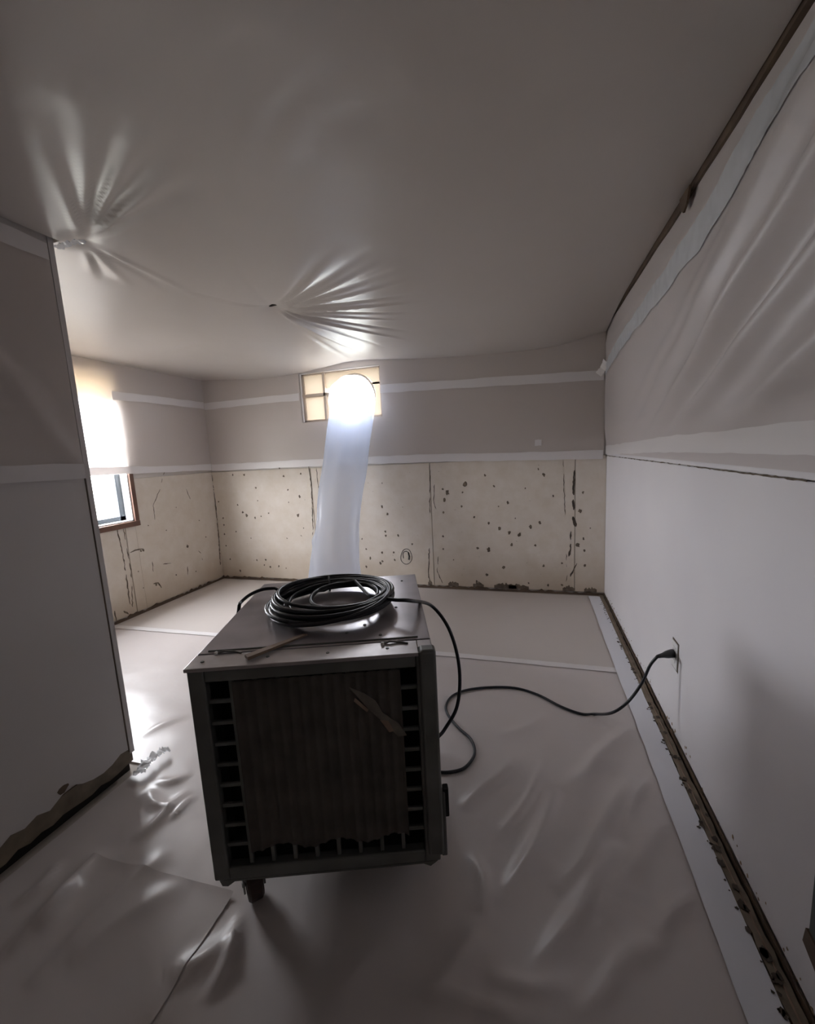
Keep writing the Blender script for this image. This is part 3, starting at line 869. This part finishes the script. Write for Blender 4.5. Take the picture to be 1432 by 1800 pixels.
tape(Sft, [(XR - 0.088, YB - 0.06), (XR - 0.090, 3.0), (XR - 0.092, 2.0), (XR - 0.094, 1.2), (XR - 0.098, 0.4), (XR - 0.10, -0.8)], 0.088, 'wide bluish white tape along the floor beside the right wall', mat=TAPE_B, seed=10, wob=0.05)
tape(Sback, [(0.028, 1.337), (0.082, 1.335)], 0.05, 'small square patch of pale tape alone on the far wall sheet', seed=13)
ctp = [Vector((XR - 0.030, YB - 0.10, 1.93)), Vector((XR - 0.045, YB - 0.05, 1.885)), Vector((XR - 0.075, YB - 0.035, 1.845))]
crumple('tape_scrap', ctp, 0.06, TAPE, 4, 'gathered white tape in the far right corner below the ceiling', 'tape', 0.005, (-0.7, -0.7, 0), 20, 8)
MB().prism([(1.88, 2.215), (1.905, 2.165), (1.94, 2.150), (1.975, 2.185), (1.985, 2.218)], 0.018, 0.026, lambda a, b, d: (XR - d - 0.012, a, b)).build('torn_gap_patch', BROWN, ct)  # solid dark patch painted in for the shade of a torn gap
# mold that has crept onto that tape
g = random.Random(77)
mb = MB()
ft = lambda a, b, d: (a, b, 0.0162 + d)
for (x, y, s) in [(190,335,7),(200,350,6),(245,440,7),(253,455,6),(310,575,7),(318,592,6),(340,627,7),(370,690,7),(365,720,5),(408,782,9),(425,790,6),(445,870,9),(430,866,5),(465,915,6),(490,975,7),(512,1050,9),(560,1100,9),(572,1138,11),(555,1140,6),(585,1195,10),(640,1290,9),(665,1360,12),(680,1372,8),(690,1460,8),(760,1560,17),(750,1545,10),(800,1650,11),(812,1640,9),(820,1775,10),(830,1790,9),(230,415,4),(275,500,5),(530,1010,6)]:
    c = fpt(1000 + x / 2.195, 980 + y / 2.195)
    dist = math.hypot(*c)
    blob_on(mb, c, s * 0.00068 * (0.55 + 0.55 * dist), ft, g, th=0.001, el=1.5)
for k in range(90):
    y = g.uniform(0.7, 3.6)
    blob_on(mb, (XR - 0.046 - abs(g.gauss(0, 0.008)), y), g.uniform(0.002, 0.006), ft, g, th=0.001)
o = mb.build('mold_spots', MOLD_D); o.parent = ts; o['kind'] = 'stuff'
# glinting loose film by the partition foot
pts = [(*fpt(243, 1374), 0.022), (*fpt(258, 1358), 0.030), (*fpt(275, 1342), 0.030), (*fpt(298, 1328), 0.022)]
crumple('film_scrap', pts, 0.045, CRINKLE, 8, 'glinting crumpled strip of clear film on the floor by the partition corner', 'plastic scrap', 0.028, (0, 0, 1), 30, 9)

# ------------------------------------------------------------------ air duct of clear film
def duct_pt(px, py, y): return Vector(cast(px, py, 1, y))
path = [Vector((HX, YB + 0.05, HZ)), Vector((HX, YB - 0.05, HZ - 0.005)), duct_pt(619, 706, 3.53), duct_pt(615, 745, 3.47), duct_pt(608, 800, 3.42), duct_pt(599, 860, 3.36), duct_pt(593, 920, 3.28), duct_pt(590, 965, 3.17), duct_pt(588, 1010, 3.0)]
c_, s_ = math.cos(MA), math.sin(MA)
ex = Vector((MX + 0.5 * MW * c_ - MD * s_, MY + 0.5 * MW * s_ + MD * c_, 0.46))
bdir = Vector((-s_, c_, 0))
path += [Vector((-1.45, 2.72, 0.215)), Vector((-1.22, 2.3, 0.21)), ex + bdir * 0.45 + Vector((0, 0, -0.20)), ex + bdir * 0.18 + Vector((0, 0, -0.02)), ex + bdir * 0.03]
# resample smoothly (Catmull-Rom)
def crom(P, per=8):
    out = []
    P = [P[0]] + list(P) + [P[-1]]
    for i in range(1, len(P) - 2):
        a, b, c, d = (Vector(p) for p in P[i - 1:i + 3])
        for k in range(per):
            t = k / per
            out.append(0.5 * ((2 * b) + (c - a) * t + (2 * a - 5 * b + 4 * c - d) * t * t + (3 * b - a - 3 * c + d) * t ** 3))
    out.append(Vector(P[-2]))
    return out
C = crom(path, 10)
nC, nR = len(C), 44
DX = np.zeros((nC, nR + 1)); DY = DX.copy(); DZ = DX.copy()
gg = np.random.default_rng(5)
wv = waves(41, 10, 0.25, 1.2)
rx_k = np.interp(np.arange(nC), [0, 10, 20, 30, 60, 80, 90, 110, 130, nC - 1], [0.195, 0.20, 0.205, 0.205, 0.20, 0.215, 0.215, 0.21, 0.20, 0.15])
rz_k = np.interp(np.arange(nC), [0, 10, 20, 30, 60, 80, 90, 110, 130, nC - 1], [0.195, 0.185, 0.16, 0.14, 0.14, 0.16, 0.18, 0.185, 0.18, 0.15])
for i in range(nC):
    T = (C[min(i + 1, nC - 1)] - C[max(i - 1, 0)]).normalized()
    Sd = Vector((1, 0, 0)); Sd = (Sd - T * Sd.dot(T)).normalized()
    U = T.cross(Sd)
    for k in range(nR + 1):
        w = 2 * math.pi * k / nR
        crease = 0.010 * math.sin(5 * w + i * 0.05) * math.sin(3 * w + 1.3) + 0.007 * float(wv(np.array(k % nR * 0.06), np.array(i * 0.05)))
        kink = 0.018 * math.exp(-((i - 66) / 2.0) ** 2) * (0.5 + 0.5 * math.cos(w - math.pi))
        p = C[i] + Sd * math.cos(w) * (rx_k[i] + crease + kink) + U * math.sin(w) * (rz_k[i] + crease)
        DX[i, k], DY[i, k], DZ[i, k] = p.x, p.y, max(p.z, 0.012)
dc_o = grid_obj('air_duct', DX, DY, DZ, DUCT)
tag(dc_o, 'clear plastic duct rising from behind the machine to the bright high window', 'duct')

# ------------------------------------------------------------------ air machine
mach = empty('air_machine', (MX, MY, 0), MA)
tag(mach, 'boxy dark metal air filtering machine on casters in the middle of the room', 'air machine')
z0, z1 = MZ, MZ + MH
T_ = 0.004
# cabinet shell: two sides, back with exhaust opening, bottom
MB().box(0, T_, 0.03, MD, z0, z1 - 0.003).build('side_panel', CAB, mach)
MB().box(MW - T_, MW, 0.03, MD, z0, z1 - 0.003).build('side_panel', CAB, mach)
MB().box(T_, MW - T_, MD - T_, MD, z0, z1 - 0.003).build('back_panel', CAB, mach)
MB().box(0, MW, 0.012, MD, z0 - 0.012, z0).build('bottom_panel', CAB, mach, bevel=0.003)
MB().box(T_, MW - T_, 0.16, 0.165, z0 + .001, z1 - 0.004).build('inner_baffle', BLACK, mach)
# front frame
FB, FT = 0.043, 0.040
fr = [('frame_rail', (0.0, FB, z0, z1 - .002)), ('frame_rail', (MW - FB, MW, z0, z1 - .002)), ('frame_rail', (FB, MW - FB, z1 - FT, z1 - .002)), ('frame_rail', (FB, MW - FB, z0, z0 + 0.038))]
for nm, (a, b, c, d) in fr:
    MB().box(a, b, 0.0, 0.03, c, d).build(nm, CAB, mach, bevel=0.005, seg=3)
# egg-crate grille, 9 by 9 openings
gx0, gx1, gz0, gz1 = FB, MW - FB, z0 + 0.038, z1 - FT
NX = NZ = 9
for k in range(1, NX):
    x = gx0 + (gx1 - gx0) * k / NX
    MB().box(x - 0.0055, x + 0.0055, 0.010, 0.022, gz0, gz1).build('grille_bar', CAB, mach, bevel=0.0015, seg=1)
for k in range(1, NZ):
    z = gz0 + (gz1 - gz0) * k / NZ
    MB().box(gx0, gx1, 0.0115, 0.0205, z - 0.0055, z + 0.0055).build('grille_bar', CAB, mach, bevel=0.0015, seg=1)
# pleated filter pad resting against the grille, short of the left, right and bottom openings
cw, ch = (gx1 - gx0) / NX, (gz1 - gz0) / NZ
px = np.linspace(gx0 + cw * 1.10, gx1 - cw * 0.72, 160)
pz = np.linspace(gz0 + ch * 0.80, gz1 - 0.004, 40)
PX, PZ = np.meshgrid(px, pz, indexing='ij')
PY = 0.0015 + 0.0055 * np.abs(np.sin((PX - px[0]) / (px[-1] - px[0]) * math.pi * 15)) + 0.003 * np.random.default_rng(2).uniform(0, 1, PX.shape) * 0.4
PZ = PZ + 0.010 * np.sin(PX * 40) * np.clip((pz[8] - PZ) / (pz[8] - pz[0]), 0, 1)
pad = grid_obj('filter_pad', PX, PY, PZ, PAD, mach)
sd = pad.modifiers.new('thick', 'SOLIDIFY'); sd.thickness = 0.002; sd.offset = -1
# torn remains of a label on the pad
def tri(name, pts, y, mat, parent):
    return MB().prism(pts, y - 0.0015, y, lambda a, b, d: (a, d, b)).build(name, mat, parent)
def mloc(px_, py_, b):
    """machine-local (a, z) of a spot on the front"""
    n = Vector((-s_, c_, 0)); o = Vector((MX, MY, 0)) + n * b
    dvec = _f + _r * ((px_ - 716) / FPX) + _u * ((900 - py_) / FPX)
    cp_ = Vector((0, 0, CAMH))
    t = (o - cp_).dot(n) / dvec.dot(n)
    p = cp_ + dvec * t - Vector((MX, MY, 0))
    return (p.x * c_ + p.y * s_, p.z)
tri('torn_label', [mloc(x, y, 0.006) for x, y in [(613, 1206), (628, 1222), (650, 1247), (668, 1262), (700, 1292), (715, 1290), (700, 1268), (672, 1250), (660, 1230), (640, 1216)]], 0.0010, CREAMTAPE, pad)
tri('torn_label', [mloc(x, y, 0.006) for x, y in [(668, 1263), (682, 1264), (692, 1282), (684, 1284)]], 0.0000, SHIM, pad)
tri('torn_label', [mloc(x, y, 0.006) for x, y in [(624, 1224), (648, 1245), (645, 1249), (622, 1230)]], 0.0000, SHIM, pad)
# top sheet with a separate front strip and a pressed joint
top = MB().box(-0.004, MW + 0.004, 0.078, MD + 0.004, z1 - 0.004, z1 + 0.003).build('top_panel', TOPM, mach, bevel=0.002)
MB().box(-0.004, MW - 0.035, -0.006, 0.070, z1 - 0.006, z1 + 0.004).box(MW - 0.035, MW + 0.004, 0.028, 0.070, z1 - 0.006, z1 + 0.004).build('top_front_strip', EDGE, mach, bevel=0.002)
MB().box(0.0, MW, 0.068, 0.080, z1 - 0.006, z1 - 0.001).build('top_joint', DARK, mach)
MB().tube([(0.02, 0.092, z1 + 0.003), (0.2, 0.090, z1 + 0.0035), (0.4, 0.089, z1 + 0.0035), (MW - 0.03, 0.091, z1 + 0.003)], 0.0035, 6).build('joint_bead', CAB, top)
for (a, b) in [(0.03, 0.03), (0.20, 0.034), (0.36, 0.031), (0.52, 0.033), (0.45, 0.20), (0.55, 0.33), (0.50, 0.12), (0.10, 0.60), (0.58, 0.62), (0.40, 0.15)]:
    MB().cyl((a, b, z1 + 0.003), (0, 0, 1), 0.0055, 0.003, 10, 0.004).build('rivet', CAB, top)
# two paint-flecked wire clips on the top
for (px_, py_, sgn) in [(380, 1150, 1), (672, 1133, -1)]:
    p = cast(px_, py_, 2, z1 + 0.004)
    dx, dy = p[0] - MX, p[1] - MY
    la, lb = dx * c_ + dy * s_, -dx * s_ + dy * c_
    ck = MB().tube([(la, lb, z1 + 0.005), (la + 0.02, lb + 0.006, z1 + 0.009), (la + 0.05, lb + 0.004, z1 + 0.006), (la + 0.07, lb - 0.006, z1 + 0.005)], 0.003, 6).build('wire_clip', STEEL, top)
    MB().cyl((la, lb, z1 + 0.003), (0, 0, 1), 0.006, 0.008, 8, 0.004).build('white_fleck', WHITEBIT, ck)
# upright rail on the right front corner, standing proud of the top
MB().box(MW - 0.034, MW + 0.010, -0.014, 0.026, z0 + 0.03, z1 + 0.012).build('corner_rail', CAB, mach, bevel=0.008, seg=3)
MB().box(MW + 0.004, MW + 0.020, 0.002, 0.022, z0 + 0.012, z0 + 0.215).build('latch_arm', CAB, mach, bevel=0.003)
MB().box(MW + 0.014, MW + 0.030, 0.004, 0.024, z0 + 0.135, z0 + 0.225).build('latch_catch', BLACK, mach, bevel=0.003)
# front skirt and dolly
MB().prism([(0.008, z0 - 0.012), (0.014, z0 - 0.030), (0.03, z0 - 0.032), (0.05, z0 - 0.018), (MW - 0.05, z0 - 0.018), (MW - 0.03, z0 - 0.028), (MW - 0.008, z0 - 0.012)], 0.012, 0.018, lambda a, b, d: (a, d, b)).build('front_skirt', CAB, mach)
for (a, b, ang) in [(0.075, 0.075, 0.5), (MW - 0.085, 0.17, 1.1), (0.075, MD - 0.075, 0.2), (MW - 0.075, MD - 0.075, -0.4)]:
    cst = empty('caster', (a, b, 0), ang); cst.parent = mach
    R = 0.052
    whl = MB()
    prof = [(-0.022, 0.030), (-0.022, R - 0.007), (-0.015, R), (0.015, R), (0.022, R - 0.007), (0.022, 0.030)]
    n = 28
    vv = [(p[0], r_ * math.cos(2 * math.pi * k / n), 0.0105 + R + r_ * math.sin(2 * math.pi * k / n)) for k in range(n) for p, r_ in [((q[0],), q[1]) for q in prof]]
    ff = []
    m_ = len(prof)
    for k in range(n):
        j = (k + 1) % n
        for q in range(m_ - 1):
            ff.append((k * m_ + q, k * m_ + q + 1, j * m_ + q + 1, j * m_ + q))
    whl.add(vv, ff).cyl((-0.020, 0, 0.0105 + R), (1, 0, 0), 0.031, 0.040, 20)
    whl.build('wheel', RUBBER, cst, smooth=False)
    MB().box(-0.031, -0.026, -0.016, 0.020, 0.045, z0 - 0.018).box(0.026, 0.031, -0.016, 0.020, 0.045, z0 - 0.018).box(-0.031, 0.031, -0.020, 0.024, z0 - 0.022, z0 - 0.016).cyl((-0.033, 0, 0.0105 + R), (1, 0, 0), 0.006, 0.066, 10).build('fork', STEEL, cst)
    MB().box(-0.04, 0.04, -0.04, 0.04, z0 - 0.016, z0 - 0.012).build('mounting_plate', STEEL, cst)
MB().cyl((0.5 * MW, MD, 0.46), (0, 1, 0), 0.148, 0.06, 36).build('exhaust_collar', STEEL, mach)

# ------------------------------------------------------------------ shim on the machine
ztop = z1 + 0.0075
def mtop(px_, py_, z): return Vector(cast(px_, py_, 2, z))
a0, a1 = mtop(436, 1161, ztop), mtop(540, 1117, ztop)
dd = (a1 - a0).normalized(); nn = Vector((-dd.y, dd.x, 0))
sh = MB()
L_ = (a1 - a0).length
cc = [a0, a0 + dd * L_, a0 + dd * (L_ - 0.004) + nn * 0.016, a0 + dd * 0.003 + nn * 0.024]
sh.add([(p.x, p.y, ztop) for p in cc] + [(p.x, p.y, ztop + h) for p, h in zip(cc, (0.009, 0.004, 0.003, 0.008))], [(0, 3, 2, 1), (4, 5, 6, 7), (0, 1, 5, 4), (1, 2, 6, 5), (2, 3, 7, 6), (3, 0, 4, 7)])
sho = sh.build('wood_shim', SHIM)
tag(sho, 'thin brown wooden shim lying near the front of the machine top', 'wood piece')

# ------------------------------------------------------------------ coiled power cable
CR = 0.0064
cc0 = mtop(583, 1055, ztop + 0.02)
g = random.Random(19)
pts = []
# tail that leaves over the far left edge
tail = [(420, 1068, z1 + 0.000), (424, 1058, z1 + 0.008), (440, 1045, z1 + 0.022), (462, 1036, z1 + 0.03), (486, 1034, z1 + 0.03)]
tp = [mtop(x, y, z) for x, y, z in tail]
tp.insert(0, tp[0] + Vector((-0.03, 0.02, -0.10)))
tp.insert(0, tp[0] + Vector((0.01, 0.02, -0.18)))
loops = []
NL = 19
ex_dir = Vector((c_, s_, 0)); ey_dir = Vector((-s_, c_, 0))
for k in range(NL):
    rr = 0.160 + 0.046 * g.random() if k < NL - 2 else (0.150, 0.112)[k - NL + 2]
    h0 = 0.008 + (0.040 * ((k * 7) % NL) / NL if k < NL - 2 else 0.012)
    ox, oy = g.gauss(0, 0.012), g.gauss(0, 0.012)
    if k >= NL - 2: ox, oy = (0.01, 0.0) if k == NL - 2 else (0.045, 0.01)
    tl, ta = g.uniform(0.0, 0.016), g.uniform(0, 6.28)
    loops.append((rr, h0, ox, oy, tl, ta))
NP = 40
start = math.pi * 0.80
for k in range(NL):
    A_, B_ = loops[k], loops[min(k + 1, NL - 1)]
    for q in range(NP):
        t = q / NP
        u = t * t * (3 - 2 * t)
        rr, h0, ox, oy, tl, ta = [A_[j] * (1 - u) + B_[j] * u for j in range(6)]
        w = start - 2 * math.pi * t
        rr *= 1 + 0.03 * math.sin(2 * w + k)
        p = Vector((cc0.x, cc0.y, 0)) + ex_dir * (ox + rr * 1.05 * math.cos(w)) + ey_dir * (oy + rr * math.sin(w))
        p.z = ztop + CR + h0 + tl * math.sin(w + ta)
        loops_p = p
        pts.append(p)
_lr, _lh, _lx, _ly = loops[-1][:4]
for w in np.linspace(start, math.pi * 0.42, 9):
    p = Vector((cc0.x, cc0.y, 0)) + ex_dir * (_lx + _lr * 1.05 * math.cos(w)) + ey_dir * (_ly + _lr * math.sin(w))
    p.z = ztop + CR + _lh + 0.020 * (start - w) / (start - math.pi * 0.42)
    if w < start: pts.append(p)
air = [(648, 1047, 2, z1 + .050), (690, 1054, 2, z1 + 0.052), (722, 1056, 2, z1 + 0.045)]
right = [mtop(x, y, z) for x, y, _, z in air]
right += [Vector(cast(757, 1064, 1, 1.47)), Vector(cast(785, 1098, 1, 1.44)), Vector(cast(802, 1145, 1, 1.42)), Vector(cast(808, 1195, 1, 1.40)), Vector(cast(802, 1245, 1, 1.36)), Vector(cast(780, 1284, 1, 1.32)), Vector(cast(766, 1305, 1, 1.29))]
fl_pts = [(745, 1352), (765, 1362), (792, 1363), (818, 1354), (834, 1330), (828, 1306), (806, 1285), (788, 1262), (784, 1245), (795, 1228), (820, 1218), (860, 1213), (905, 1214), (945, 1226), (985, 1247), (1020, 1260), (1045, 1261)]
lowp = [Vector((*fpt(x, y), 0)) for x, y in fl_pts]
for p in lowp: p.z = zfloor(p.x, p.y) + CR + 0.001
endp = [Vector(cast(1075, 1253, 0, 0.335)), Vector(cast(1103, 1234, 0, 0.40)), Vector(cast(1127, 1202, 0, 0.45)), Vector(cast(1142, 1170, 0, 0.48)), Vector(cast(1155, 1154, 0, 0.505))]
endp[0].z = max(endp[0].z, zfloor(0.33, 2.0) + CR + 0.002)
mid = [right[-1] + Vector((-0.02, 0.0, -0.15)), Vector((lowp[0].x - 0.03, lowp[0].y + 0.02, 0.10))]
full = crom(tp, 6)[:-1] + pts + crom(right + mid + lowp + endp, 6)
cable = empty('power_cable', (cc0.x, cc0.y, ztop))
tag(cable, 'long black power cable coiled on the machine top and running across the floor', 'cable')
cm = MB().tube([p - Vector(cable.location) for p in full], CR, 8).build('cable_run', CABLE, cable, smooth=True)
# plug at the wall
OY, OZ = cast(1187, 1150, 0, XR)[1:]
pl0 = full[-1]
plug_to = Vector((XR - 0.008, OY, OZ + 0.004))
dv = (plug_to - pl0)
L0 = dv.length
axp = [pl0 + dv * t for t in (0.0, 0.15, 0.35, 0.62, 0.90, 1.0)]
pb = MB().tube([p - Vector(cable.location) for p in axp], [0.0068, 0.0085, 0.0105, 0.016, 0.0185, 0.0175], 12).build('plug', PLUGM, cable, smooth=True)
MB().tube([Vector(axp[-1]) - Vector(cable.location), Vector(axp[-1]) - Vector(cable.location) + Vector((0.003, 0, 0))], 0.004, 6).build('plug_prong', STEEL, pb)
# second prolonged lay on the coil: tie wrap
tw = MB()
ang = 1.75
ctr = Vector((cc0.x, cc0.y, 0)) + ex_dir * (0.178 * math.cos(ang)) + ey_dir * (0.178 * math.sin(ang))
rd = (ex_dir * math.cos(ang) + ey_dir * math.sin(ang))
tw.tube([ctr + rd * (0.036 * math.cos(t)) + Vector((0, 0, ztop + 0.026 + 0.026 * math.sin(t))) - Vector(cable.location) for t in np.linspace(0, 2 * math.pi, 20, endpoint=False)], 0.004, 6, closed=True)
tw.build('cable_tie', SASHG, cable)

# ------------------------------------------------------------------ wall outlet
out = empty('wall_outlet', (XR, OY, OZ))
tag(out, 'white wall outlet low on the right wall with the black plug in it', 'outlet')
pl = MB().box(-0.006, -0.0005, -0.036, 0.036, -0.060, 0.056).build('cover_plate', PLATE, out, bevel=0.003, seg=3)
for zc in (-0.020, 0.022):
    MB().box(-0.0078, -0.0055, -0.017, 0.017, zc - 0.014, zc + 0.014).build('socket', PLATE, out, bevel=0.0015)
    for yo in (-0.006, 0.006):
        MB().box(-0.0082, -0.0070, yo - 0.001, yo + 0.001, zc - 0.004, zc + 0.005).build('slot', DARK, out)
MB().box(-0.0012, -0.0003, -0.041, 0.040, -0.068, 0.062).build('plate_gap', MOLD, out)
